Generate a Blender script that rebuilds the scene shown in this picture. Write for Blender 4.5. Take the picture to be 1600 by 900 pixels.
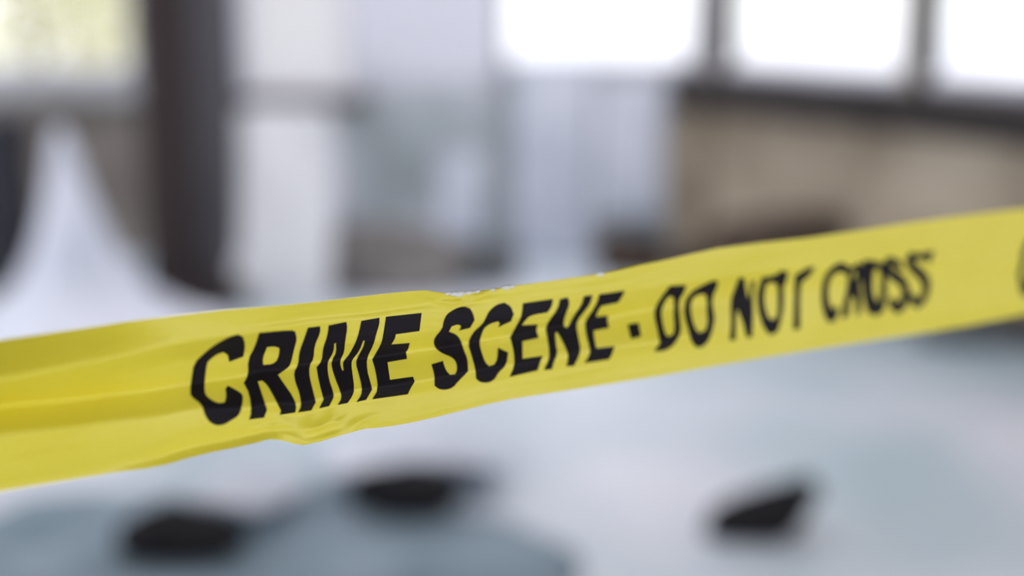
import bpy, bmesh, math, random
from mathutils import Vector, Matrix, noise
from mathutils.geometry import delaunay_2d_cdt

scene = bpy.context.scene
col = scene.collection
for o in list(bpy.data.objects):
    bpy.data.objects.remove(o, do_unlink=True)

# ------------------------------------------------------------------ camera
FPX = 2222.2          # focal length in pixels of the 1600x900 frame (50 mm on a 36 mm sensor)
PITCH = math.radians(11.45)
EYE = Vector((0, 0, 1.25))
cam_d = bpy.data.cameras.new('camera')
cam_d.lens = 50.0
cam_d.sensor_width = 36.0
cam_d.clip_start = 0.02
cam_d.dof.use_dof = True
cam_d.dof.focus_distance = 0.728
cam_d.dof.aperture_fstop = 1.8
cam = bpy.data.objects.new('camera', cam_d)
cam.location = EYE
cam.rotation_euler = (math.pi / 2 - PITCH, 0, 0)
col.objects.link(cam)
scene.camera = cam

# ------------------------------------------------------------------ sky, colour management
world = bpy.data.worlds.new('overcast_sky')
scene.world = world
world.use_nodes = True
bg = world.node_tree.nodes['Background']
bg.inputs['Color'].default_value = (0.97, 0.965, 1.0, 1)
bg.inputs['Strength'].default_value = 1.15
scene.view_settings.view_transform = 'Standard'
scene.view_settings.look = 'None'
scene.view_settings.gamma = 1.0
scene.view_settings.use_curve_mapping = False
scene.view_settings.exposure = 0.70
scene.cycles.use_denoising = True
scene.cycles.max_bounces = 8


# ------------------------------------------------------------------ helpers
def ray(px, py):
    xc, yc = (px - 800) / FPX, (450 - py) / FPX
    return Vector((xc, math.cos(PITCH) + yc * math.sin(PITCH), -math.sin(PITCH) + yc * math.cos(PITCH)))


def at(px, py, Y):
    """the point of the place at distance Y seen at a given spot of the frame"""
    r = ray(px, py)
    return EYE + r * (Y / r.y)


def on_floor(px, py, z=0.0):
    r = ray(px, py)
    return EYE + r * ((z - EYE.z) / r.z)


def lin(r, g, b):
    def f(c):
        c /= 255.0
        return c / 12.92 if c <= 0.04045 else ((c + 0.055) / 1.055) ** 2.4
    return (f(r), f(g), f(b), 1)


def tag(o, label=None, cat=None, group=None, kind=None):
    if label: o['label'] = label
    if cat: o['category'] = cat
    if group: o['group'] = group
    if kind: o['kind'] = kind
    return o


def empty(name, loc=(0, 0, 0), parent=None):
    o = bpy.data.objects.new(name, None)
    o.empty_display_size = 0.1
    o.location = loc
    col.objects.link(o)
    if parent: o.parent = parent
    return o


def link_mesh(name, verts, faces, m, parent=None, smooth=False):
    """world-space vertices; a parent empty keeps its place"""
    me = bpy.data.meshes.new(name)
    off = Vector(parent_loc(parent)) if parent else Vector((0, 0, 0))
    me.from_pydata([tuple(Vector(v) - off) for v in verts], [], faces)
    me.validate()
    me.update()
    if smooth:
        for p in me.polygons: p.use_smooth = True
    o = bpy.data.objects.new(name, me)
    col.objects.link(o)
    me.materials.append(m)
    if parent: o.parent = parent
    return o


def parent_loc(p):
    v = Vector((0, 0, 0))
    while p:
        v += p.location
        p = p.parent
    return v


def bm_mesh(name, bm, m, parent=None, smooth=False):
    bm.normal_update()
    vs = [v.co.copy() for v in bm.verts]
    bm.verts.index_update()
    fs = [[v.index for v in f.verts] for f in bm.faces]
    bm.free()
    return link_mesh(name, vs, fs, m, parent, smooth)


def add_box(bm, size, mat4, bevel=0.0, jitter=0.0, rnd=None):
    """a box with base at z=0, bevelled"""
    r = bmesh.ops.create_cube(bm, size=1.0)
    vs = r['verts']
    for v in vs:
        v.co = Vector((v.co.x * size[0], v.co.y * size[1], (v.co.z + 0.5) * size[2]))
        if jitter:
            v.co += Vector((rnd.uniform(-1, 1), rnd.uniform(-1, 1), rnd.uniform(-.3, .3))) * jitter
    if bevel:
        es = list({e for v in vs for e in v.link_edges})
        out = bmesh.ops.bevel(bm, geom=es, offset=bevel, segments=2, profile=0.5, affect='EDGES')
        vs = list({v for f in out['faces'] for v in f.verts} | {v for v in vs if v.is_valid})
    for v in vs:
        v.co = mat4 @ v.co
    return vs


def frame(origin, xdir):
    """matrix with local x along xdir (horizontal), z up"""
    x = Vector((xdir[0], xdir[1], 0)).normalized()
    y = Vector((-x.y, x.x, 0))
    m = Matrix.Identity(4)
    for i in range(3):
        m[i][0], m[i][1], m[i][2] = x[i], y[i], (0, 0, 1)[i]
        m[i][3] = origin[i]
    return m


# ------------------------------------------------------------------ materials
def new_mat(name):
    m = bpy.data.materials.new(name)
    m.use_nodes = True
    return m, m.node_tree.nodes, m.node_tree.links, m.node_tree.nodes['Principled BSDF']


def mottled(name, c1, c2, scale=3.0, rough=0.8, detail=4.0, lo=0.35, hi=0.65, bump=0.0, spec=0.3, stretch=(1, 1, 1), c3=None, scale3=1.0, amount3=0.5):
    m, N, L, P = new_mat(name)
    tc = N.new('ShaderNodeTexCoord')
    mp = N.new('ShaderNodeMapping'); mp.inputs['Scale'].default_value = stretch
    L.new(tc.outputs['Object'], mp.inputs['Vector'])
    nz = N.new('ShaderNodeTexNoise'); nz.inputs['Scale'].default_value = scale; nz.inputs['Detail'].default_value = detail
    L.new(mp.outputs['Vector'], nz.inputs['Vector'])
    rp = N.new('ShaderNodeValToRGB')
    rp.color_ramp.elements[0].position = lo; rp.color_ramp.elements[0].color = c1
    rp.color_ramp.elements[1].position = hi; rp.color_ramp.elements[1].color = c2
    L.new(nz.outputs['Fac'], rp.inputs['Fac'])
    out = rp.outputs['Color']
    if c3:
        n3 = N.new('ShaderNodeTexNoise'); n3.inputs['Scale'].default_value = scale3; n3.inputs['Detail'].default_value = 3
        mp3 = N.new('ShaderNodeMapping'); mp3.inputs['Location'].default_value = (7.3, 2.1, 4.4)
        L.new(tc.outputs['Object'], mp3.inputs['Vector']); L.new(mp3.outputs['Vector'], n3.inputs['Vector'])
        r3 = N.new('ShaderNodeValToRGB')
        r3.color_ramp.elements[0].position = 0.48; r3.color_ramp.elements[0].color = (0, 0, 0, 1)
        r3.color_ramp.elements[1].position = 0.62; r3.color_ramp.elements[1].color = (amount3,) * 3 + (1,)
        L.new(n3.outputs['Fac'], r3.inputs['Fac'])
        mx = N.new('ShaderNodeMix'); mx.data_type = 'RGBA'
        L.new(r3.outputs['Color'], mx.inputs[0]); L.new(out, mx.inputs[6]); mx.inputs[7].default_value = c3
        out = mx.outputs[2]
    L.new(out, P.inputs['Base Color'])
    P.inputs['Roughness'].default_value = rough
    P.inputs['Specular IOR Level'].default_value = spec
    if bump:
        b = N.new('ShaderNodeBump'); b.inputs['Strength'].default_value = bump; b.inputs['Distance'].default_value = 0.01
        n2 = N.new('ShaderNodeTexNoise'); n2.inputs['Scale'].default_value = scale * 9; n2.inputs['Detail'].default_value = 6
        L.new(tc.outputs['Object'], n2.inputs['Vector'])
        L.new(n2.outputs['Fac'], b.inputs['Height']); L.new(b.outputs['Normal'], P.inputs['Normal'])
    return m


M = {}
M['floor'] = mottled('dusty_concrete', lin(172, 195, 206), lin(226, 228, 240), 0.8, 0.40, 3, lo=0.28, hi=0.58, bump=0.15, spec=0.6, c3=lin(150, 180, 190), scale3=0.75, amount3=0.6)
M['plaster_pale'] = mottled('pale_plaster', lin(176, 184, 190), lin(224, 224, 236), 1.3, 0.85, 3, c3=lin(140, 148, 150), scale3=1.6, amount3=0.7)
m = M['plaster_pale']; N, L = m.node_tree.nodes, m.node_tree.links; P = N['Principled BSDF']
src = P.inputs['Base Color'].links[0].from_socket
tc = N.new('ShaderNodeTexCoord'); sx = N.new('ShaderNodeSeparateXYZ'); L.new(tc.outputs['Object'], sx.inputs[0])
nz = N.new('ShaderNodeTexNoise'); nz.inputs['Scale'].default_value = 2.5; L.new(tc.outputs['Object'], nz.inputs['Vector'])
ad = N.new('ShaderNodeMath'); ad.operation = 'MULTIPLY_ADD'; L.new(nz.outputs['Fac'], ad.inputs[0]); ad.inputs[1].default_value = 0.45; L.new(sx.outputs['Z'], ad.inputs[2])
gt = N.new('ShaderNodeMapRange'); L.new(ad.outputs[0], gt.inputs['Value']); gt.inputs['From Min'].default_value = 1.08; gt.inputs['From Max'].default_value = 1.16
mx = N.new('ShaderNodeMix'); mx.data_type = 'RGBA'; L.new(gt.outputs[0], mx.inputs[0]); L.new(src, mx.inputs[6]); mx.inputs[7].default_value = lin(226, 226, 238)
L.new(mx.outputs[2], P.inputs['Base Color'])
M['plaster_brown'] = mottled('brown_grey_plaster', lin(112, 104, 98), lin(160, 152, 146), 2.0, 0.85, 3)
M['plaster_beige'] = mottled('beige_plaster', lin(168, 153, 133), lin(204, 190, 170), 1.7, 0.85, 3, c3=lin(120, 106, 92), scale3=2.1, amount3=0.6)
M['dark_wood'] = mottled('dark_sill_wood', lin(34, 29, 29), lin(52, 45, 44), 6, 0.6, stretch=(1, 6, 6))
M['post_teal'] = mottled('dark_teal_paint', lin(18, 34, 39), lin(30, 48, 54), 5, 0.5)
M['rail_white'] = mottled('chalky_white_paint', lin(212, 212, 226), lin(228, 228, 240), 5, 0.6)
M['sill_grey'] = mottled('grey_stone_sill', lin(150, 150, 152), lin(180, 182, 186), 5, 0.7)
M['column'] = mottled('sooty_brown_paint', lin(40, 31, 31), lin(58, 46, 45), 3, 0.6, stretch=(1, 1, .3))
M['column_grey'] = mottled('dark_grey_paint', lin(66, 64, 68), lin(90, 88, 92), 3, 0.6, stretch=(1, 1, .3))
M['sheet'] = mottled('white_dust_sheet', lin(204, 210, 224), lin(228, 230, 242), 4, 0.75)
M['sheet_grey'] = mottled('grey_dust_sheet', lin(116, 136, 149), lin(152, 168, 182), 4, 0.75)
M['board_white'] = mottled('white_board', lin(216, 216, 220), lin(234, 234, 238), 4, 0.6)
M['plasterboard'] = mottled('plasterboard_face', lin(214, 216, 230), lin(236, 236, 246), 5, 0.8)
M['charred'] = mottled('charred_debris_and_shade', lin(18, 19, 25), lin(34, 32, 36), 9, 0.9)  # for the black lump, and for the chunks that stand in for shade
M['charred_brown'] = mottled('brown_charred_wood', lin(58, 48, 42), lin(92, 78, 68), 9, 0.9)
M['rubble_grey'] = mottled('grey_rubble', lin(84, 88, 92), lin(120, 122, 124), 9, 0.9)
M['rubble_brown'] = mottled('grey_brown_rubble', lin(112, 107, 105), lin(150, 145, 142), 7, 0.9)
M['crate'] = mottled('dark_blue_black_wood', lin(34, 34, 42), lin(54, 54, 62), 6, 0.7)
M['shade_slab'] = mottled('dark_shade_slab', lin(70, 66, 64), lin(104, 100, 96), 2, 0.9)
M['snow'] = mottled('pale_outdoor_ground', lin(236, 236, 244), lin(246, 246, 250), 1, 0.9)
M['leaves'] = mottled('yellow_green_leaves', lin(222, 222, 150), lin(244, 240, 206), 5, 0.7)

# clear window glass: thin, so straight-through with a faint reflection
m, N, L, P = new_mat('window_glass')
N.remove(P)
tr = N.new('ShaderNodeBsdfTransparent'); gl = N.new('ShaderNodeBsdfGlossy'); gl.inputs['Roughness'].default_value = 0.05
mx = N.new('ShaderNodeMixShader'); mx.inputs[0].default_value = 0.05
tr.inputs['Color'].default_value = (0.97, 0.98, 0.98, 1)
L.new(tr.outputs[0], mx.inputs[1]); L.new(gl.outputs[0], mx.inputs[2]); L.new(mx.outputs[0], N['Material Output'].inputs['Surface'])
M['glass'] = m
# dusty glass
m, N, L, P = new_mat('dusty_glass')
N.remove(P)
tr = N.new('ShaderNodeBsdfTransparent'); tl = N.new('ShaderNodeBsdfTranslucent'); tl.inputs['Color'].default_value = (0.62, 0.62, 0.64, 1)
mx = N.new('ShaderNodeMixShader'); mx.inputs[0].default_value = 0.78
L.new(tr.outputs[0], mx.inputs[1]); L.new(tl.outputs[0], mx.inputs[2]); L.new(mx.outputs[0], N['Material Output'].inputs['Surface'])
M['glass_dusty'] = m

# yellow polythene film: glossy front, lets light through
m, N, L, P = new_mat('yellow_polythene_film')
tc = N.new('ShaderNodeTexCoord')
nz = N.new('ShaderNodeTexNoise'); nz.inputs['Scale'].default_value = 14; nz.inputs['Detail'].default_value = 3
L.new(tc.outputs['Object'], nz.inputs['Vector'])
rp = N.new('ShaderNodeValToRGB')
rp.color_ramp.elements[0].position = .3; rp.color_ramp.elements[0].color = (0.90, 0.775, 0.05, 1)
rp.color_ramp.elements[1].position = .7; rp.color_ramp.elements[1].color = (0.95, 0.83, 0.08, 1)
L.new(nz.outputs['Fac'], rp.inputs['Fac'])
L.new(rp.outputs['Color'], P.inputs['Base Color'])
P.inputs['Roughness'].default_value = 0.38
P.inputs['Specular IOR Level'].default_value = 0.8
tl = N.new('ShaderNodeBsdfTranslucent'); L.new(rp.outputs['Color'], tl.inputs['Color'])
mx = N.new('ShaderNodeMixShader'); mx.inputs[0].default_value = 0.22
L.new(P.outputs[0], mx.inputs[1]); L.new(tl.outputs[0], mx.inputs[2])
L.new(mx.outputs[0], N['Material Output'].inputs['Surface'])
M['film'] = m
m, N, L, P = new_mat('black_print')
P.inputs['Base Color'].default_value = lin(30, 26, 31); P.inputs['Roughness'].default_value = 0.5
P.inputs['Specular IOR Level'].default_value = 0.14
M['ink'] = m
m, N, L, P = new_mat('white_glint')  # white of the modelled glints on the tape's edge
P.inputs['Base Color'].default_value = (0.9, 0.9, 0.88, 1); P.inputs['Roughness'].default_value = 0.15
M['glint'] = m

# ------------------------------------------------------------------ the setting
FY = 7.0                                   # back wall
CX, CY = 0.955, 7.0                        # corner of back wall and window wall
WD = Vector((0.956, -1.8, 0)).normalized() # direction of the window wall, towards the camera side
SILL = 0.908
WALL_H = 2.9


def slab(name, x0, x1, y0, y1, z0, z1, m, kind='structure', parent=None):
    bm = bmesh.new()
    add_box(bm, (x1 - x0, y1 - y0, z1 - z0), Matrix.Translation(((x0 + x1) / 2, (y0 + y1) / 2, z0)))
    o = bm_mesh(name, bm, m, parent)
    if kind: o['kind'] = kind
    return o


# floor: one slab under the room, its outline follows the walls
fl = [(-4.2, -5.0), (4.3, -5.0), (4.3, 0.6), (CX + 0.1, 7.15), (-4.2, 7.15)]
nv = len(fl)
link_mesh('floor', [(x, y, 0) for x, y in fl] + [(x, y, -0.15) for x, y in fl],
          [list(range(nv)), list(range(2 * nv - 1, nv - 1, -1))] + [[i, i + nv, (i + 1) % nv + nv, (i + 1) % nv] for i in range(nv)],
          M['floor'])['kind'] = 'structure'

# ground outside the windows
bm = bmesh.new()
bmesh.ops.create_grid(bm, x_segments=24, y_segments=24, size=60)
for v in bm.verts:
    v.co.z = -0.25 + 0.05 * noise.noise(v.co * 0.2)
o = bm_mesh('ground', bm, M['snow']); o['kind'] = 'structure'


def wall_with_openings(name, org, xdir, length, height, thick, openings, m):
    """a wall of blocks round its openings; openings = (x0, x1, z0, z1); thickness goes to the outside"""
    fr = frame(org, xdir)
    bm = bmesh.new()
    xs = sorted({0.0, length} | {a for o_ in openings for a in o_[:2]})
    for x0, x1 in zip(xs, xs[1:]):
        gaps = sorted([(o_[2], o_[3]) for o_ in openings if o_[0] <= x0 + 1e-6 and o_[1] >= x1 - 1e-6])
        z = 0.0
        for g0, g1 in gaps + [(height, height)]:
            if g0 > z:
                add_box(bm, (x1 - x0, thick, g0 - z), fr @ Matrix.Translation(((x0 + x1) / 2, thick / 2, z)))
            z = max(z, g1)
    o = bm_mesh(name, bm, m)
    o['kind'] = 'structure'
    return o


def window(name, org, xdir, x0, x1, z0, z1, kind, sill_m, rail_m, pane_m, post_m, rail_h=0.1, sill_h=0.06, sill_out=0.1, post_w=0.05, posts=()):
    fr = frame(org, xdir)
    root = empty(name, fr @ Vector(((x0 + x1) / 2, 0.06, z0)))
    root['kind'] = 'structure'
    def part(nm, a, b, c, d, y0, y1, mm, bev=0.006):
        bm = bmesh.new()
        add_box(bm, (b - a, y1 - y0, d - c), fr @ Matrix.Translation(((a + b) / 2, (y0 + y1) / 2, c)), bevel=bev)
        return bm_mesh(nm, bm, mm, root)
    part('sill', x0 - 0.06, x1 + 0.06, z0 - sill_h, z0, -sill_out, 0.12, sill_m, 0.012)
    if rail_h:
        part('bottom_rail', x0, x1, z0, z0 + rail_h, 0.05, 0.10, rail_m)
    part('top_rail', x0, x1, z1 - 0.07, z1, 0.05, 0.10, post_m)
    part('side_post', x0, x0 + post_w, z0, z1, 0.03, 0.12, post_m)
    part('side_post', x1 - post_w, x1, z0, z1, 0.03, 0.12, post_m)
    edges = [x0 + post_w] + list(posts) + [x1 - post_w]
    for p in posts:
        part('mullion', p - 0.03, p + 0.03, z0, z1, 0.04, 0.11, post_m)
    for a, b in zip(edges, edges[1:]):
        part('pane', a, b, z0 + rail_h, z1 - 0.07, 0.072, 0.078, pane_m, 0)
    return root


def back_x(px):          # x on the back wall of a spot of the frame at sill height
    return at(px, 110, FY).x


# back wall, left bay (brown-grey) and right bay (pale): local x runs +X, outside is +Y
BX0 = -4.0
XJ = at(300, 300, FY).x
wl0, wl1 = back_x(-130), back_x(216)
wall_with_openings('wall_back_left', (BX0, FY, 0), (1, 0), XJ - BX0, WALL_H, 0.16,
                   [(wl0 - BX0, wl1 - BX0, 0.88, 2.3)], M['plaster_brown'])
window('window_1', (BX0, FY, 0), (1, 0), wl0 - BX0, wl1 - BX0, 0.88, 2.3, 0, M['sill_grey'], M['rail_white'], M['glass'], M['sill_grey'],
       rail_h=0.05, sill_h=0.11, sill_out=0.14)
w20, w21 = back_x(372), back_x(556)
w30, w31 = back_x(782), back_x(1092)
wall_with_openings('wall_back_right', (XJ, FY, 0), (1, 0), CX - XJ, WALL_H, 0.16,
                   [(w20 - XJ, w21 - XJ, 0.79, 2.3), (w30 - XJ, w31 - XJ, SILL, 2.3)], M['plaster_pale'])
window('window_2', (XJ, FY, 0), (1, 0), w20 - XJ, w21 - XJ, 0.79, 2.3, 0, M['charred_brown'], M['rail_white'], M['glass_dusty'], M['rail_white'],
       rail_h=0.05, sill_h=0.05, sill_out=0.05, post_w=0.03)
window('window_3', (XJ, FY, 0), (1, 0), w30 - XJ, w31 - XJ, SILL, 2.3, 0, M['sill_grey'], M['rail_white'], M['glass'], M['post_teal'],
       rail_h=0.05, sill_h=0.03, sill_out=0.03, post_w=0.03)

# window wall on the right: local x runs towards the camera side, outside is +y of its frame
LW = 6.9
pitch = 1.36
ops = [(0.02 + i * pitch, pitch * (i + 1) - 0.02, SILL, 2.3) for i in range(4)]
wall_with_openings('wall_right', (CX, CY, 0), WD, LW, WALL_H, 0.16, ops, M['plaster_beige'])
for i, (a, b, c, d) in enumerate(ops):
    window('window_%d' % (4 + i), (CX, CY, 0), WD, a, b, c, d, 0, M['dark_wood'], M['rail_white'], M['glass'], M['post_teal'],
           rail_h=0.05, sill_h=0.17, sill_out=0.20, post_w=0.045)
fr = frame((CX, CY, 0), WD)
bm = bmesh.new()
add_box(bm, (LW, 0.03, 0.1), fr @ Matrix.Translation((LW / 2, -0.016, 0)), bevel=0.008)
o = bm_mesh('baseboard_right', bm, M['dark_wood']); o['kind'] = 'structure'

# dark slab out of view, added to shade the near floor and tape folds
slab('unseen_shade_slab', -4.2, 4.3, -5.0, 3.8, WALL_H, WALL_H + 0.2, M['shade_slab'])

# beige pier under the sill at the corner
px0 = at(1046, 300, FY).x
bm = bmesh.new(); add_box(bm, (CX - px0 - .01, 0.05, SILL - .04), Matrix.Translation(((CX + px0) / 2 - .005, FY - 0.025, 0)), bevel=.008)
o = bm_mesh('wall_pier', bm, M['plaster_beige']); o['kind'] = 'structure'

# dark column in front of the back wall, with a grey flank
YC = 5.75
cx0, cx1, cx2 = at(222, 300, YC).x, at(296, 300, YC).x, at(368, 300, YC).x
croot = empty('column', ((cx0 + cx1) / 2, YC, 0)); croot['kind'] = 'structure'
bm = bmesh.new(); add_box(bm, (cx1 - cx0, 0.2, WALL_H), Matrix.Translation(((cx0 + cx1) / 2, YC + 0.1, 0)), bevel=0.012)
bm_mesh('shaft', bm, M['column'], croot)
bm = bmesh.new(); add_box(bm, (cx2 - cx1, 0.14, WALL_H), Matrix.Translation(((cx1 + cx2) / 2, YC + 0.12, 0)), bevel=0.01)
bm_mesh('flank', bm, M['column_grey'], croot)
bm = bmesh.new(); add_box(bm, (cx2 - cx0 + 0.06, 0.3, 0.1), Matrix.Translation(((cx0 + cx2) / 2, YC + 0.1, 0)), bevel=0.01)
bm_mesh('plinth', bm, M['column'], croot)

# ------------------------------------------------------------------ the tape
# straight run between the window wall and a point beside the camera; all sizes in metres
def ray_at_depth(px, py, d):
    return EYE + ray(px, py) * d

A_ = ray_at_depth(340, 593, 0.678)
B_ = ray_at_depth(1450, 440, 0.954)
D3 = (B_ - A_)
DH = Vector((D3.x, D3.y, 0)); LH = DH.length
DIR = DH / LH                       # along the tape, horizontal
SLOPE = D3.z / LH
NRM = Vector((DIR.y, -DIR.x, 0))    # towards the camera


def tape_point(s, z, n):
    return Vector((A_.x, A_.y, 0)) + DIR * s + Vector((0, 0, A_.z + SLOPE * s + z)) + NRM * n


def hit(px, py, n):
    """where the sight line meets the tape's plane pushed out by n: (s, z)"""
    r = ray(px, py)
    o = Vector((A_.x, A_.y, 0)) + NRM * n
    t = (o - EYE).dot(NRM) / Vector((r.x, r.y, r.z)).dot(NRM)
    p = EYE + r * t
    s = (p - o).dot(DIR)
    return s, p.z - A_.z - SLOPE * s


def interp(tab, x):
    if x <= tab[0][0]: return tab[0][1]
    for (a, u), (b, w) in zip(tab, tab[1:]):
        if x <= b:
            k = (x - a) / (b - a)
            return u + (w - u) * k
    return tab[-1][1]


TOP = [(-60, 539), (0, 531), (50, 524), (100, 517), (150, 510), (200, 502), (250, 496), (300, 490), (350, 484), (400, 480), (450, 476),
       (500, 471), (550, 465), (600, 459), (640, 455), (665, 453.5), (690, 457.5), (715, 459), (740, 456), (770, 452), (800, 447),
       (830, 443), (870, 437.5), (900, 433), (938, 427.5), (960, 423.5), (1000, 414), (1040, 406), (1075, 398), (1120, 388), (1187, 379.4),
       (1262, 371.5), (1337, 360.6), (1412, 349), (1487, 339), (1562, 330), (1600, 326), (1660, 318)]
BOT = [(-60, 778), (0, 768), (60, 758), (120, 748), (180, 738), (230, 732), (260, 726), (290, 717), (330, 707), (370, 699), (400, 692),
       (420, 686.5), (440, 688), (460, 693.5), (475, 695.5), (500, 690), (530, 681), (555, 674), (570, 670), (585, 669), (610, 666), (640, 661),
       (680, 652), (720, 642), (760, 632), (800, 623.5), (880, 611), (958, 599), (1038, 586), (1100, 575), (1200, 558), (1300, 542), (1400, 527),
       (1440, 521), (1513, 509), (1600, 492), (1660, 481)]
# fold stations: px, then (py, outward mm) from the top edge down
ST = [
    (-60, [(539, -12), (588, 4), (615, -4), (647, -15), (676, 3), (740, -1), (778, -3)]),
    (0, [(531, -12), (581, 4), (610, -4), (641, -15), (669, 3), (735, -1), (768, -3)]),
    (150, [(510, -8), (556, 2.5), (590, -5), (628, -14), (655, 2), (710, 0), (743, -2)]),
    (300, [(490, -1), (533, 0), (565, -8), (611, -12), (640, -1), (668, 0), (715, -1)]),
    (390, [(481, 0), (520, 0), (560, -9), (598, -12), (638, 1), (656, 0), (694, 1)]),
    (480, [(473, 1), (505, 0), (550, -5), (576, -9), (626, 3), (643, 0), (691, 3)]),
    (590, [(460, 1), (494, 0), (532, 0), (562, -7), (604, 4), (623, 0), (668, 2)]),
    (660, [(453.5, 1), (483, 0), (520, 0), (551, -7), (593, 3.5), (612, 0), (656, 1)]),
    (735, [(457, 0), (478, 0), (505, 0), (538, -6), (578, 3), (598, 0), (638, 1)]),
    (805, [(446, 0), (472, 0), (496, .5), (526, -6), (568, 2.8), (588, 0), (622.5, 0)]),
    (930, [(428.5, 0), (461, 0), (485, -2), (502, -6), (546, 2.5), (566, 0), (603, 0)]),
    (1030, [(408, 0), (447, 0), (468, -4), (486, -7.5), (530, 4), (548, 0), (587, 0)]),
    (1150, [(384, 0), (430, 0), (450, -3), (470, -4), (510, 1), (532, 0), (567, 0)]),
    (1300, [(366, 0), (410, 0), (430, -1), (450, -1.5), (490, 0), (502, 0), (542, 0)]),
    (1600, [(326, -1), (370, 0), (400, .4), (430, 0), (470, 0), (480, 0), (492, -1)]),
]
# the same stations along the tape itself: position s (m) and (fraction from the top edge, outward mm)
def s_of_px(px):
    return hit(px, (interp(TOP, px) + interp(BOT, px)) / 2, 0)[0]

CURL = [(-60, 0), (200, 0), (300, 5.5), (400, 4.5), (440, 0), (1700, 0)]      # lower edge rolled outwards
CREASE = [(-60, 0), (330, 0), (400, -1.0), (480, -1.6), (640, -1.8), (700, -1.2), (760, 0), (1700, 0)]   # sharp crease over the lettering
FOLD = []
for px, ks in ST:
    (yt, nt), (y1, n1), (y6, n6), (y7, n7) = ks[0], ks[1], ks[-2], ks[-1]
    cr, cu = interp(CREASE, px), interp(CURL, px)
    w = 6.0 / (y1 - yt)
    ks = [ks[0], (y1 - 6.5, n1 + (nt - n1) * w + cr)] + ks[1:-1] + [(y7 - 9, n7 - cu * .5), (y7, n7 + cu * .5)]
    t, b = ks[0][0], ks[-1][0]
    FOLD.append((s_of_px(px), [((y - t) / (b - t), n * 1e-3) for y, n in ks]))


def fold_raw(s, q):
    if s <= FOLD[0][0]:
        return interp(FOLD[0][1], q)
    for (a, u), (b, w) in zip(FOLD, FOLD[1:]):
        if s <= b:
            k = (s - a) / (b - a)
            k = k * k * (3 - 2 * k) * .5 + k * .5
            ks = [(p0[0] * (1 - k) + p1[0] * k, p0[1] * (1 - k) + p1[1] * k) for p0, p1 in zip(u, w)]
            return interp(ks, q)
    return interp(FOLD[-1][1], q)


S_CRUMPLE = s_of_px(505)
def fold(s, q):
    v = 0
    for d, w in ((-.016, .15), (-.008, .22), (0, .26), (.008, .22), (.016, .15)):
        v += w * fold_raw(s, min(1, max(0, q + d)))
    # fine lengthwise wrinkles and a few cross creases
    v += 0.00035 * noise.noise(Vector((s * 14, q * 9, 1.7)))
    v += 0.00022 * noise.noise(Vector((s * 25 + q * 6, q * 26, 4.2)))
    # crumpled lower edge
    g = math.exp(-((s - S_CRUMPLE) / 0.028) ** 2) * max(0.0, min(1.0, (q - 0.80) / 0.1))
    if g > 0.003:
        r = noise.noise(Vector((s * 48 + q * 9, q * 8 - s * 20, 9.1)))
        v += g * 0.0030 * (1 - 2.2 * abs(r)) + g * 0.0006 * noise.noise(Vector((s * 150, q * 26, 2.2)))
    # puckered upper edge
    g = math.exp(-((s - S_PUCKER) / 0.022) ** 2) * max(0.0, min(1.0, (0.16 - q) / 0.12))
    if g > 0.003:
        v += g * 0.003 * noise.noise(Vector((s * 120, q * 25 + s * 40, 5.5)))
    return v

S_PUCKER = s_of_px(725)

# edges of the tape as heights over its line
ZT, ZB = [], []
for tab, out, q in ((TOP, ZT, 0), (BOT, ZB, 1)):
    x = -60
    while x <= 1660:
        y = interp(tab, x)
        n = 0
        for _ in range(6):
            s, z = hit(x, y, n)
            n = fold(s, q)
        out.append((s, z))
        x += 6
    out.sort()


def tape_surface(s, q):
    zt, zb = interp(ZT, s), interp(ZB, s)
    return tape_point(s, zt + (zb - zt) * q, fold(s, q))


def tape_sq(px, py):
    n = 0
    for _ in range(14):
        s, z = hit(px, py, n)
        zt, zb = interp(ZT, s), interp(ZB, s)
        q = (z - zt) / (zb - zt)
        n = 0.5 * n + 0.5 * fold(s, q)
    return s, q


tape = empty('barrier_tape', A_)
tag(tape, 'yellow plastic barrier tape with black warning lettering stretched across the room', 'tape')
s_lo, s_hi = ZT[0][0], ZT[-1][0]
# where the run meets the window wall
wn = Vector((-WD.y, WD.x, 0))
S_WALL = (Vector((CX, CY, 0)) - Vector((A_.x, A_.y, 0))).dot(wn) / DIR.dot(wn) - 0.004
ss = [-1.25 + (s_lo + 1.25) * i / 60 for i in range(60)]
nmid = int((s_hi - s_lo) / 0.0016)
ss += [s_lo + (s_hi - s_lo) * i / nmid for i in range(nmid)]
ss += [s_hi + (S_WALL - s_hi) * i / 80 for i in range(81)]
QN = 84
verts, faces = [], []
for s in ss:
    for j in range(QN + 1):
        verts.append(tape_surface(s, j / QN))
for i in range(len(ss) - 1):
    for j in range(QN):
        a = i * (QN + 1) + j
        faces.append((a, a + 1, a + QN + 2, a + QN + 1))
film = link_mesh('film', verts, faces, M['film'], tape, smooth=True)
film['label'] = 'folded yellow polythene film of the tape'

# the print: outlines of the letters, traced where they lie on the film
def T(ox, oy, k, pts):
    return [(ox + x / k, oy + y / k) for x, y in pts]

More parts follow.
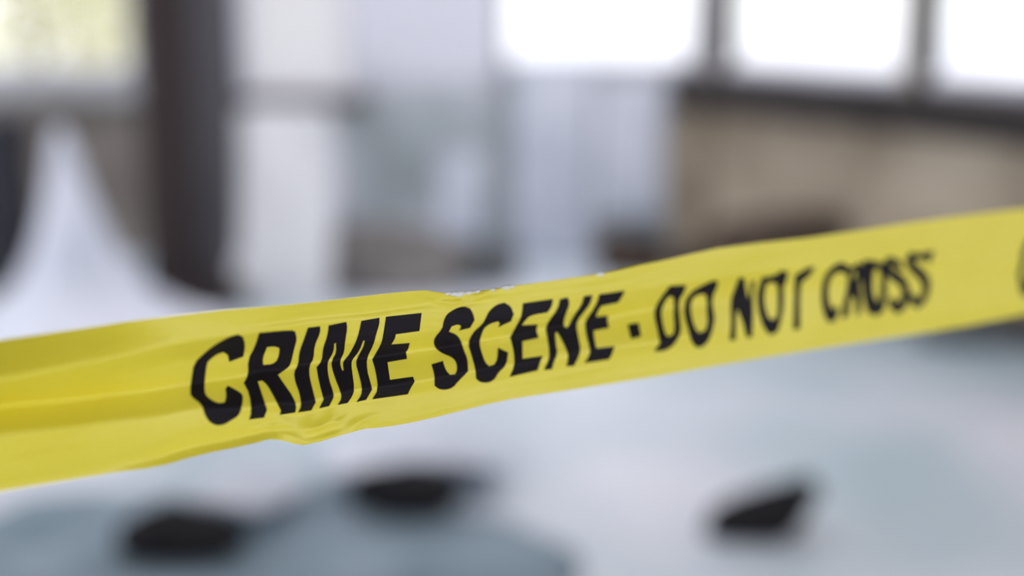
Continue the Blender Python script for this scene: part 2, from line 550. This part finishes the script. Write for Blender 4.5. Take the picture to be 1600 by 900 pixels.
c1 = lambda p: T(280, 500, 5.0, p)
c2 = lambda p: T(440, 480, 5.0, p)
c3 = lambda p: T(660, 450, 5.0, p)
c4 = lambda p: T(820, 440, 5.625, p)
c5 = lambda p: T(1000, 410, 5.625, p)
c6 = lambda p: T(1120, 390, 5.625, p)
c7 = lambda p: T(1270, 370, 5.625, p)
LETTERS = [
    ('letter C', [c1([(390, 325), (500, 285), (515, 190), (495, 130), (460, 112), (390, 130), (280, 190), (200, 255), (115, 335), (95, 470), (85, 570), (95, 600), (180, 665), (200, 740), (235, 795), (290, 822), (350, 815), (400, 785), (465, 745), (490, 670), (498, 600), (480, 570), (380, 515), (362, 540), (370, 600), (355, 645), (310, 655), (260, 635), (205, 590), (195, 540), (200, 440), (215, 340), (225, 320), (290, 265), (345, 248), (380, 270)])]),
    ('letter R', [c1([(625, 100), (870, 78), (905, 90), (918, 150), (900, 210), (870, 340), (845, 375), (770, 430), (830, 520), (875, 580), (915, 665), (905, 720), (785, 742), (795, 705), (740, 600), (690, 510), (650, 475), (612, 480), (645, 580), (685, 700), (660, 762), (545, 777), (565, 720), (550, 580), (505, 495), (540, 430), (537, 310), (590, 210)]),
                  c1([(685, 210), (740, 203), (780, 215), (785, 240), (770, 310), (730, 345), (655, 350), (650, 300)])]),
    ('letter I', [c2([(205, 160), (300, 148), (300, 200), (255, 300), (248, 400), (215, 460), (215, 540), (240, 640), (265, 740), (230, 805), (128, 820), (155, 770), (140, 670), (105, 580), (97, 510), (130, 450), (137, 350), (185, 220)])]),
    ('letter M', [c2([(365, 140), (505, 112), (515, 160), (497, 270), (490, 350), (465, 400), (458, 440), (465, 470), (475, 498), (482, 490), (475, 440), (490, 410), (530, 360), (580, 265), (605, 180), (620, 105), (765, 80), (765, 130), (740, 210), (720, 290), (665, 400), (670, 500), (690, 570), (708, 640), (660, 725), (580, 742), (620, 685), (625, 630), (600, 520), (578, 450), (585, 400), (638, 305), (647, 262), (638, 262), (608, 340), (555, 408), (545, 450), (555, 520), (570, 640), (555, 690), (515, 750), (435, 765), (465, 710), (460, 670), (420, 570), (385, 460), (392, 410), (425, 350), (422, 280), (413, 285), (406, 350), (365, 420), (358, 470), (370, 560), (410, 680), (405, 710), (370, 775), (290, 790), (325, 720), (290, 590), (270, 470), (312, 420), (320, 320), (355, 220)])]),
    ('letter E', [c2([(815, 75), (1092, 45), (1075, 185), (890, 210), (885, 240), (855, 290), (1000, 278), (985, 330), (970, 350), (978, 405), (825, 430), (835, 500), (845, 570), (1025, 545), (1037, 580), (1000, 640), (985, 678), (708, 718), (755, 640), (735, 500), (708, 410), (775, 290), (790, 240)])]),
    ('letter S', [c3([(285, 330), (370, 310), (405, 250), (395, 200), (370, 160), (320, 145), (250, 165), (190, 205), (165, 260), (155, 320), (95, 385), (88, 430), (105, 475), (160, 515), (230, 540), (265, 580), (272, 640), (255, 675), (215, 680), (185, 650), (165, 600), (160, 572), (70, 598), (95, 680), (95, 760), (130, 790), (185, 795), (240, 775), (275, 730), (355, 650), (352, 560), (320, 480), (295, 400), (260, 360), (205, 340), (225, 300), (270, 283), (298, 290), (300, 310)])]),
    ('letter C', [c3([(590, 305), (690, 258), (712, 205), (690, 145), (640, 115), (580, 130), (520, 180), (490, 245), (470, 280), (390, 350), (355, 435), (385, 530), (415, 640), (418, 705), (450, 735), (515, 740), (565, 710), (590, 660), (655, 600), (668, 505), (590, 468), (585, 560), (560, 600), (520, 612), (490, 585), (465, 520), (442, 430), (460, 360), (480, 310), (530, 275), (590, 258), (605, 275)])]),
    ('letter E', [[(817, 474), (863.6, 467), (862, 478), (855, 488), (829, 492.5), (822, 498), (815, 508), (839.6, 506.5), (837.5, 517), (841.5, 528), (816, 533.5), (816, 548), (816, 561), (847.6, 556), (843, 567), (839.6, 578.5), (796, 588.5), (804, 571), (803, 550), (797, 527), (805, 512), (814, 496), (816, 485)]]),
    ('letter N', [c4([(310, 155), (375, 140), (392, 195), (355, 290), (338, 350), (345, 395), (370, 410), (395, 370), (430, 300), (500, 205), (520, 130), (590, 118), (575, 190), (520, 260), (470, 325), (450, 385), (465, 480), (490, 600), (465, 670), (430, 738), (365, 742), (382, 680), (378, 625), (330, 520), (285, 445), (265, 450), (268, 540), (285, 630), (250, 710), (235, 768), (168, 775), (210, 690), (218, 620), (200, 500), (182, 405), (215, 340), (290, 240)])]),
    ('letter E', [c4([(655, 115), (875, 80), (850, 130), (815, 180), (670, 210), (640, 250), (620, 310), (725, 300), (720, 350), (735, 405), (600, 430), (605, 500), (625, 590), (785, 570), (760, 640), (735, 680), (525, 712), (575, 640), (575, 590), (545, 480), (530, 370), (545, 330), (595, 260), (640, 180)])]),
    ('square dot', [c4([(905, 380), (995, 365), (1018, 480), (935, 500)])]),
    ('letter D', [c5([(265, 210), (400, 200), (380, 270), (340, 320), (335, 400), (345, 500), (355, 600), (320, 680), (270, 740), (210, 770), (125, 780), (180, 710), (160, 600), (135, 500), (130, 420), (180, 320)]),
                  c5([(255, 290), (295, 300), (305, 360), (300, 460), (310, 580), (295, 640), (240, 660), (210, 620), (185, 500), (180, 430), (210, 340)])]),
    ('letter O', [c5([(560, 200), (650, 160), (680, 170), (670, 220), (630, 300), (630, 400), (650, 480), (635, 580), (595, 690), (540, 740), (490, 740), (450, 680), (430, 590), (400, 500), (390, 400), (410, 310), (470, 250)]),
                  c5([(540, 270), (580, 280), (595, 350), (590, 430), (600, 520), (580, 600), (520, 625), (480, 590), (450, 500), (435, 400), (450, 320), (490, 285)])]),
    ('letter N', [c6([(195, 250), (238, 250), (262, 400), (280, 440), (288, 400), (300, 285), (332, 270), (310, 420), (315, 560), (307, 765), (262, 770), (235, 650), (180, 520), (165, 560), (160, 790), (112, 795), (130, 650), (122, 450), (150, 370)])]),
    ('letter O', [c6([(400, 250), (510, 235), (570, 190), (620, 200), (600, 290), (575, 320), (580, 480), (560, 600), (530, 710), (480, 745), (430, 710), (390, 610), (365, 500), (360, 380)]),
                  c6([(430, 290), (510, 280), (540, 320), (545, 450), (540, 580), (500, 625), (450, 610), (415, 520), (405, 400)])]),
    ('letter T', [c6([(690, 230), (800, 165), (850, 150), (830, 200), (780, 250), (735, 285), (720, 400), (725, 690), (675, 700), (685, 500), (690, 350), (690, 290)])]),
    ('letter C', [c7([(180, 260), (250, 230), (310, 260), (330, 300), (300, 330), (250, 300), (200, 310), (150, 350), (125, 450), (130, 560), (160, 640), (215, 610), (215, 680), (180, 740), (140, 745), (105, 690), (80, 560), (85, 440), (110, 340)])]),
    ('letter R', [c7([(315, 290), (400, 230), (425, 260), (420, 350), (405, 420), (420, 520), (415, 660), (385, 690), (375, 560), (350, 510), (320, 540), (305, 690), (250, 715), (270, 600), (310, 440)]),
                  c7([(345, 300), (380, 290), (385, 350), (350, 390)])]),
    ('letter O', [c7([(450, 210), (540, 220), (615, 240), (640, 330), (640, 500), (610, 650), (550, 685), (490, 660), (460, 560), (440, 400), (430, 290)]),
                  c7([(540, 270), (590, 280), (610, 360), (600, 500), (575, 580), (540, 560), (515, 480), (515, 360)])]),
    ('letter S', [c7([(790, 290), (760, 220), (700, 185), (650, 190), (625, 250), (650, 330), (720, 390), (780, 430), (790, 500), (770, 570), (730, 580), (700, 540), (665, 560), (690, 630), (740, 665), (800, 630), (840, 530), (835, 420), (790, 350), (700, 290), (680, 250), (720, 240), (750, 280)])]),
    ('letter S', [c7([(1020, 230), (1060, 130), (1010, 140), (930, 160), (860, 140), (820, 200), (850, 290), (910, 340), (960, 390), (975, 470), (950, 540), (910, 550), (880, 500), (850, 520), (870, 590), (920, 620), (980, 570), (1020, 470), (1020, 370), (970, 300), (890, 240), (880, 200), (930, 195), (990, 190)])]),
]


def inside(loops, x, y):
    c = False
    for lp in loops:
        j = len(lp) - 1
        for i in range(len(lp)):
            (xi, yi), (xj, yj) = lp[i], lp[j]
            if (yi > y) != (yj > y) and x < (xj - xi) * (y - yi) / (yj - yi) + xi:
                c = not c
            j = i
    return c


def rounded(lp):
    """cut the corners of a traced outline once, short edges only"""
    out = []
    n = len(lp)
    for i in range(n):
        a, b, c = Vector(lp[i - 1]), Vector(lp[i]), Vector(lp[(i + 1) % n])
        d1, d2 = (b - a), (c - b)
        ang = d1.angle(d2, 0)
        if ang > math.radians(40):
            out.append(tuple(b))
        else:
            out.append(tuple(b.lerp(a, .25))); out.append(tuple(b.lerp(c, .25)))
    return out


def grown(lp, k, hole):
    area = sum(lp[i - 1][0] * lp[i][1] - lp[i][0] * lp[i - 1][1] for i in range(len(lp)))
    sg = (1 if area > 0 else -1) * (-1 if hole else 1)
    out = []
    for i in range(len(lp)):
        a, b, c = Vector(lp[i - 1]), Vector(lp[i]), Vector(lp[(i + 1) % len(lp)])
        d = ((b - a).normalized() + (c - b).normalized())
        d = d.normalized() if d.length > 1e-6 else (b - a).normalized()
        out.append((b.x + sg * d.y * k, b.y - sg * d.x * k))
    return out


S_REPEAT = tape_sq(1593, 425)[0] - tape_sq(299, 600)[0]


def print_letter(lab, sq, tris):
    V3 = []
    for s, q in sq:
        p = tape_surface(s, q)
        du = tape_surface(s + 0.0008, q) - p
        dv = tape_surface(s, q + 0.01) - p
        nn = du.cross(dv).normalized()
        if nn.dot(NRM) < 0: nn = -nn
        V3.append(p + nn * 0.00022)
    lo = link_mesh('letter' if 'letter' in lab else 'printed_dot', V3, tris, M['ink'], tape, smooth=True)
    lo['label'] = 'black printed ' + lab


for li, (lab, loops) in enumerate(LETTERS):
    k = 0.2 if li < 8 else 0.8 if li < 11 else 1.2 if li < 13 else 1.6 if li < 18 else 2.2
    if lab == 'letter M': k = -0.4
    if lab == 'letter N': k *= 0.5
    loops = [rounded(grown(lp, k, q > 0) if k else lp) for q, lp in enumerate(loops)]
    pts, edges = [], []
    for lp in loops:
        dense = []
        for i in range(len(lp)):
            a, b = Vector(lp[i]), Vector(lp[(i + 1) % len(lp)])
            k = max(1, int((b - a).length / 2.5))
            dense += [a.lerp(b, t / k) for t in range(k)]
        o0 = len(pts)
        pts += dense
        edges += [(o0 + i, o0 + (i + 1) % len(dense)) for i in range(len(dense))]
    xs = [p[0] for p in pts]; ys = [p[1] for p in pts]
    y = min(ys)
    while y < max(ys):
        x = min(xs)
        while x < max(xs):
            if inside(loops, x, y):
                pts.append(Vector((x, y)))
            x += 2.5
        y += 2.0
    vs, _, fs, *_r = delaunay_2d_cdt([Vector(p) for p in pts], edges, [], 0, 0.01)
    keep = []
    for f in fs:
        cx = sum(vs[i][0] for i in f) / len(f); cy = sum(vs[i][1] for i in f) / len(f)
        if inside(loops, cx, cy): keep.append(tuple(f))
    used = sorted({i for f in keep for i in f}); rm = {i: k for k, i in enumerate(used)}
    SQ = [tape_sq(vs[i][0], vs[i][1]) for i in used]
    tris = [[rm[i] for i in f] for f in keep]
    for shift in (0.0, S_REPEAT):      # the wording starts again further along the tape
        print_letter(lab, [(s + shift, q) for s, q in SQ], tris)

# white specks modelled in place of specular glints along the upper edge
rnd = random.Random(4)
for px, w in ((699, 5), (708, 7), (716, 9), (724, 4), (732, 6), (741, 4), (748, 5), (770, 5), (790, 7), (799, 6), (938, 7)):
    s, q = tape_sq(px, interp(TOP, px) + 1.5)
    p = tape_surface(s, 0.0)
    bm = bmesh.new()
    bmesh.ops.create_icosphere(bm, subdivisions=2, radius=1.0)
    k = w * 0.5 * 0.0005
    for v in bm.verts:
        d = 1 + 0.35 * noise.noise(v.co * 1.7 + Vector((px, 0, 0)))
        c = v.co * d
        v.co = p + DIR * (c.x * k * 1.5) + Vector((0, 0, c.z * k * 0.7 - 0.0002)) + NRM * (c.y * k * 0.6)
    bm_mesh('edge_glint', bm, M['glint'], tape, smooth=True)

# ------------------------------------------------------------------ things in the room
def chunk(name, loc, size, seed, m, label, cat, group=None, rot=0.0, flat=0.0, squash=0.7, sub=3):
    """an irregular broken lump resting on the floor"""
    bm = bmesh.new()
    bmesh.ops.create_icosphere(bm, subdivisions=sub, radius=1.0)
    rn = random.Random(seed)
    cuts = [(Vector((rn.uniform(-1, 1), rn.uniform(-1, 1), rn.uniform(-.4, 1))).normalized(), rn.uniform(.62, .85)) for _ in range(9)] + [(Vector((rn.uniform(-.2, .2), rn.uniform(-.2, .2), 1)).normalized(), .5)]
    for v in bm.verts:
        c = v.co.copy()
        for n_, d in cuts:
            e = c.dot(n_) - d
            if e > 0: c -= n_ * e
        c += Vector((0, 0, 0.10)) * noise.noise(c * 2.2 + Vector((seed, 0, 0))) + c.normalized() * 0.08 * noise.noise(c * 5 + Vector((0, seed, 0)))
        v.co = Vector((c.x * size[0], c.y * size[1], c.z * size[2]))
    zmin = min(v.co.z for v in bm.verts)
    cut = zmin + (max(v.co.z for v in bm.verts) - zmin) * 0.2
    R = Matrix.Rotation(rot, 4, 'Z')
    for v in bm.verts:
        z = max(0.0, v.co.z - cut)
        v.co = R @ Vector((v.co.x, v.co.y, z))
        v.co += Vector((loc[0], loc[1], loc[2] if len(loc) > 2 else 0))
    root_loc = Vector((loc[0], loc[1], loc[2] if len(loc) > 2 else 0))
    o = bm_mesh(name, bm, m)
    o.data.transform(Matrix.Translation(-root_loc)); o.location = root_loc
    return tag(o, label, cat, group)


# peaked white dust sheet at the left
YS = 5.15
pk = Vector((at(118, 300, YS).x, YS, 0))
root = empty('dust_sheet', pk)
tag(root, 'white dust sheet draped to a tall peak in front of the brown wall', 'dust sheet')
prof = [(0.0, 0.56), (0.05, 0.45), (0.12, 0.30), (0.22, 0.185), (0.34, 0.125), (0.46, 0.088), (0.58, 0.06), (0.68, 0.042), (0.75, 0.03), (0.79, 0.02), (0.80, 0.004)]
vs, fs = [], []
NA, NH = 96, 48
for i in range(NH + 1):
    h = 0.80 * i / NH
    r = interp(prof, h)
    for j in range(NA):
        a = 2 * math.pi * j / NA
        w = 1 + (0.10 + 0.10 * (1 - h / .8)) * math.sin(a * 7 + 1.5 * math.sin(a * 2) + h * 2) + 0.06 * noise.noise(Vector((math.cos(a) * 2, math.sin(a) * 2, h * 4)))
        skew = -0.045 * (h / .8) + (0.04 if math.cos(a) > 0 else -0.03) * (1 - h / .8)
        vs.append(pk + Vector((math.cos(a) * r * w + skew, math.sin(a) * r * w * .8, h + (0.012 * (1 + math.sin(a * 9)) if i == 0 else 0))))
for i in range(NH):
    for j in range(NA):
        fs.append((i * NA + j, i * NA + (j + 1) % NA, (i + 1) * NA + (j + 1) % NA, (i + 1) * NA + j))
fs.append([NH * NA + j for j in range(NA)])
link_mesh('cloth', vs, fs, M['sheet'], root, smooth=True)


def planked_box(name, loc, size, m, label, cat, planks=4, rot=0.0):
    root = empty(name, loc)
    R = Matrix.Translation(loc) @ Matrix.Rotation(rot, 4, 'Z')
    w, d, h = size
    bm = bmesh.new(); add_box(bm, (w - .04, d - .04, h - .02), R @ Matrix.Translation((0, 0, 0.01)))
    bm_mesh('core', bm, m, root)
    for k in range(planks):
        z = h * k / planks
        for yy in (-d / 2 + .01, d / 2 - .01):
            bm = bmesh.new(); add_box(bm, (w, .02, h / planks - .012), R @ Matrix.Translation((0, yy, z)), bevel=.004)
            bm_mesh('plank', bm, m, root)
        for xx in (-w / 2 + .01, w / 2 - .01):
            bm = bmesh.new(); add_box(bm, (.02, d - .04, h / planks - .012), R @ Matrix.Translation((xx, 0, z)), bevel=.004)
            bm_mesh('plank', bm, m, root)
    bm = bmesh.new(); add_box(bm, (w + .02, d + .02, .025), R @ Matrix.Translation((0, 0, h - 0.005)), bevel=.005)
    bm_mesh('lid', bm, m, root)
    return tag(root, label, cat)

p = at(-10, 300, 6.1)
planked_box('wooden_crate', (p.x - 0.05, 6.1, 0), (0.34, 0.36, 0.74), M['crate'], 'tall blackened crate standing behind the peaked white sheet', 'crate')

# tall white board beside the column
Yb = 5.78
x0, x1 = at(356, 320, Yb).x, at(521, 320, Yb).x
bm = bmesh.new()
pts = [(x0 + .02, 0), (x1 - .03, 0), (x1 - .015, .3), (x1, .60), (x1 - .005, .76), (x1 - .03, .815), (x0 + .07, .82), (x0 + .015, .79), (x0, .6), (x0, .3)]
vs = [(x, Yb + z * .10, z) for x, z in pts] + [(x, Yb + .035 + z * .10, z) for x, z in pts]
n = len(pts)
fs = [list(range(n)), list(range(2 * n - 1, n - 1, -1))] + [[i, i + n, (i + 1) % n + n, (i + 1) % n] for i in range(n)]
bm.free()
o = link_mesh('leaning_board', vs, fs, M['board_white'])
bv = o.modifiers.new('bevel', 'BEVEL'); bv.width = 0.006; bv.segments = 2
tag(o, 'tall plain white board propped upright beside the dark column', 'board')

# white sheet hanging below the corner window, and a smaller scrap on the pale wall
def hanging(name, px0, px1, py_top, py_bot, Y, m, label, cat, seed, folds=5, amp=0.012):
    a, b = at(px0, py_top, Y), at(px1, py_top, Y)
    zb = max(0.004, at(px0, py_bot, Y).z)
    vs, fs = [], []
    nx, nz_ = 60, 40
    for i in range(nx + 1):
        u = i / nx
        for j in range(nz_ + 1):
            w = j / nz_
            z = a.z + (zb - a.z) * w
            x = a.x + (b.x - a.x) * u + 0.02 * (u - .5) * math.sin(w * 3 + seed)
            y = Y - amp * (.4 + w) * (1 + math.sin(u * folds * 6.283 + seed + w)) - .01 * noise.noise(Vector((u * 3, w * 3, seed)))
            zz = z + (0.03 * noise.noise(Vector((u * 4, seed, 0))) if j == nz_ and zb > 0.05 else 0)
            vs.append((x, y, zz))
    for i in range(nx):
        for j in range(nz_):
            k = i * (nz_ + 1) + j
            fs.append((k, k + 1, k + nz_ + 2, k + nz_ + 1))
    o = link_mesh(name, vs, fs, m, None, smooth=True)
    s = o.modifiers.new('thickness', 'SOLIDIFY'); s.thickness = 0.002
    return tag(o, label, cat)

hanging('hanging_sheet', 806, 922, 92, 440, FY - .06, M['sheet'], 'white sheet hanging straight down under the corner window', 'sheet', 1.0)
hanging('hanging_sheet', 932, 1040, 122, 335, FY - .08, M['sheet'], 'shorter white sheet hanging between the long sheet and the beige pier', 'sheet', 4.1, folds=4)
hanging('hanging_scrap', 684, 756, 235, 372, FY - .02, M['sheet'], 'short white scrap of sheet on the stained pale wall', 'sheet', 2.3, folds=3)

# dark debris along the foot of the walls
def fl(px, py): return on_floor(px, py)

spots = [  # px, py of foot, half sizes (m), material, label
    (605, 462, (.33, .14, .25), 'rubble_brown', 'large grey-brown rubble mound at the foot of the stained pale wall'),
    (750, 446, (.19, .10, .17), 'rubble_grey', 'low grey rubble lump below the white scrap on the wall'),
    (985, 436, (.19, .10, .17), 'charred_brown', 'brown charred lump just beside the hanging white sheet'),
    (1085, 450, (.13, .10, .16), 'charred_brown', 'brown charred lump against the beige wall near the corner'),
    (1225, 470, (.36, .12, .29), 'charred_brown', 'largest brown charred heap against the beige wall'),
    (1380, 505, (.16, .10, .22), 'charred_brown', 'small brown charred lump behind the tape under the windows'),
    (1520, 540, (.22, .09, .10), 'rubble_grey', 'long grey lump at the foot of the window wall, under the tape'),
]
for i, (px, py, sz, mk, lab) in enumerate(spots):
    p = fl(px, py)
    chunk('debris_lump', (p.x, p.y + sz[1] * .3, 0), sz, 11 + i, M[mk], lab, 'debris', 'debris along the walls')

# the black lump lying alone on the pale floor
p = fl(1190, 835)
bm = bmesh.new()
prof = [(-.14, .0), (-.125, .06), (-.06, .095), (.03, .12), (.115, .145), (.14, .105), (.10, .04), (.06, .0)]
NP = 9
vs, fs = [], []
for j in range(NP):
    t = j / (NP - 1)
    k = math.sin(math.pi * (0.12 + 0.76 * t))
    for x, z in prof:
        vs.append((p.x + x * (.55 + .45 * k) + .01 * noise.noise(Vector((x * 30, t * 4, 0))), p.y - .05 + .13 * t + .015 * noise.noise(Vector((x * 20, z * 20, 3))), z * (.35 + .65 * k)))
n = len(prof)
for j in range(NP - 1):
    for i in range(n):
        fs.append((j * n + i, j * n + (i + 1) % n, (j + 1) * n + (i + 1) % n, (j + 1) * n + i))
fs.append(list(range(n))[::-1]); fs.append([(NP - 1) * n + i for i in range(n)])
o = link_mesh('black_lump', vs, fs, M['charred'], None)
tag(o, 'small wedge-shaped black lump lying alone on the pale floor', 'debris')


# broken white plasterboard slabs and crumpled sheets on the floor, lower left
def crumpled(name, cx, cy, w, d, front_h, back_h, seed, m, label, cat, rot=0.0, hump=0.06, rough=0.03, thick=0.012):
    nx, ny = 40, 30
    vs, fs = [], []
    for i in range(nx + 1):
        for j in range(ny + 1):
            u, t = i / nx * 2 - 1, j / ny * 2 - 1
            edge = 1 + 0.16 * noise.noise(Vector((math.atan2(t, u) * 1.4, seed, 0)))
            # squircle outline
            k = max(abs(u), abs(t)); l = math.hypot(u, t)
            f = (k / l if l > 1e-6 else 1) ** .6
            x, y = u * f * w * edge, t * f * d * edge
            h = front_h + (back_h - front_h) * (t * .5 + .5)
            z = h * (1 - .35 * u * u) + hump * max(0, 1 - l) + rough * noise.noise(Vector((u * 1.6, t * 1.6, seed))) + rough * .5 * abs(noise.noise(Vector((u * 3.5, t * 3.5, seed + 5))))
            z = max(z, thick + .003)
            c, s = math.cos(rot), math.sin(rot)
            vs.append((cx + x * c - y * s, cy + x * s + y * c, z))
    for i in range(nx):
        for j in range(ny):
            k = i * (ny + 1) + j
            fs.append((k, k + ny + 1, k + ny + 2, k + 1))
    o = link_mesh(name, vs, fs, m, None, smooth=True)
    s = o.modifiers.new('thickness', 'SOLIDIFY'); s.thickness = thick; s.offset = -1
    return tag(o, label, cat)

p = fl(330, 905)
crumpled('tarpaulin', p.x, p.y + .03, .76, .50, .006, .006, 5.2, M['sheet_grey'], 'flat grey-blue tarpaulin spread on the floor under the black chunks', 'tarpaulin', rot=-.12, hump=0, rough=.006, thick=.004)
p = on_floor(628, 738, .09)
crumpled('crumpled_sheet', p.x + .01, p.y + .30, .25, .27, .095, .05, 3.1, M['sheet'], 'crumpled white sheet lifted over a black gap below the middle lettering', 'sheet', rot=0.12, hump=.04, rough=.02)
p = on_floor(350, 800, .09)
crumpled('crumpled_sheet', p.x + .01, p.y + .24, .11, .20, .10, .06, 7.7, M['sheet'], 'crumpled white sheet below the tape, tilted over a shadow gap', 'sheet', rot=-0.3, hump=.05, rough=.02)
p = fl(632, 810)  # both black chunks stand in for the shade under the lifted sheets
chunk('shadow_chunk', (p.x, p.y + .04, .010), (.15, .09, .085), 31, M['charred'], 'black chunk in place of the shadow gap under the white sheet below the middle lettering', 'debris', 'shadow gaps by the sheets')
p = fl(283, 872)
chunk('shadow_chunk', (p.x - .01, p.y + .01, .010), (.18, .10, .085), 37, M['charred'], 'black chunk in place of the shadow gap under the tilted white sheet on the tarpaulin', 'debris', 'shadow gaps by the sheets')

# foliage outside the left window
rnd = random.Random(12)
vs, fs = [], []
for i in range(3400):
    c = Vector((rnd.gauss(-2.75, .5), rnd.uniform(8.6, 9.6), rnd.uniform(.2, 2.6)))
    a = Vector((rnd.uniform(-1, 1), rnd.uniform(-1, 1), rnd.uniform(-1, 1))).normalized()
    b = a.cross(Vector((rnd.uniform(-1, 1), rnd.uniform(-1, 1), rnd.uniform(-1, 1)))).normalized()
    L_ = rnd.uniform(.04, .07)
    k = len(vs)
    vs += [c - a * L_, c + b * L_ * .5, c + a * L_, c - b * L_ * .5]
    fs.append((k, k + 1, k + 2, k + 3))
bush = empty('bush', (-2.8, 9.1, -.25))
link_mesh('leaves', vs, fs, M['leaves'], bush)['kind'] = 'stuff'
bm = bmesh.new()
for i in range(7):
    a0 = Vector((-2.8 + rnd.uniform(-.1, .1), 9.1 + rnd.uniform(-.1, .1), -.25)); a1 = a0 + Vector((rnd.uniform(-.5, .5), rnd.uniform(-.3, .3), rnd.uniform(1.6, 2.4)))
    d = a1 - a0
    bmesh.ops.create_cone(bm, segments=6, radius1=.022, radius2=.008, depth=d.length, cap_ends=True,
                          matrix=Matrix.Translation((a0 + a1) / 2) @ d.to_track_quat('Z', 'Y').to_matrix().to_4x4())
bm_mesh('stem', bm, M['charred_brown'], bush)
tag(bush, 'pale yellow-green bush outside the window at upper left', 'bush')
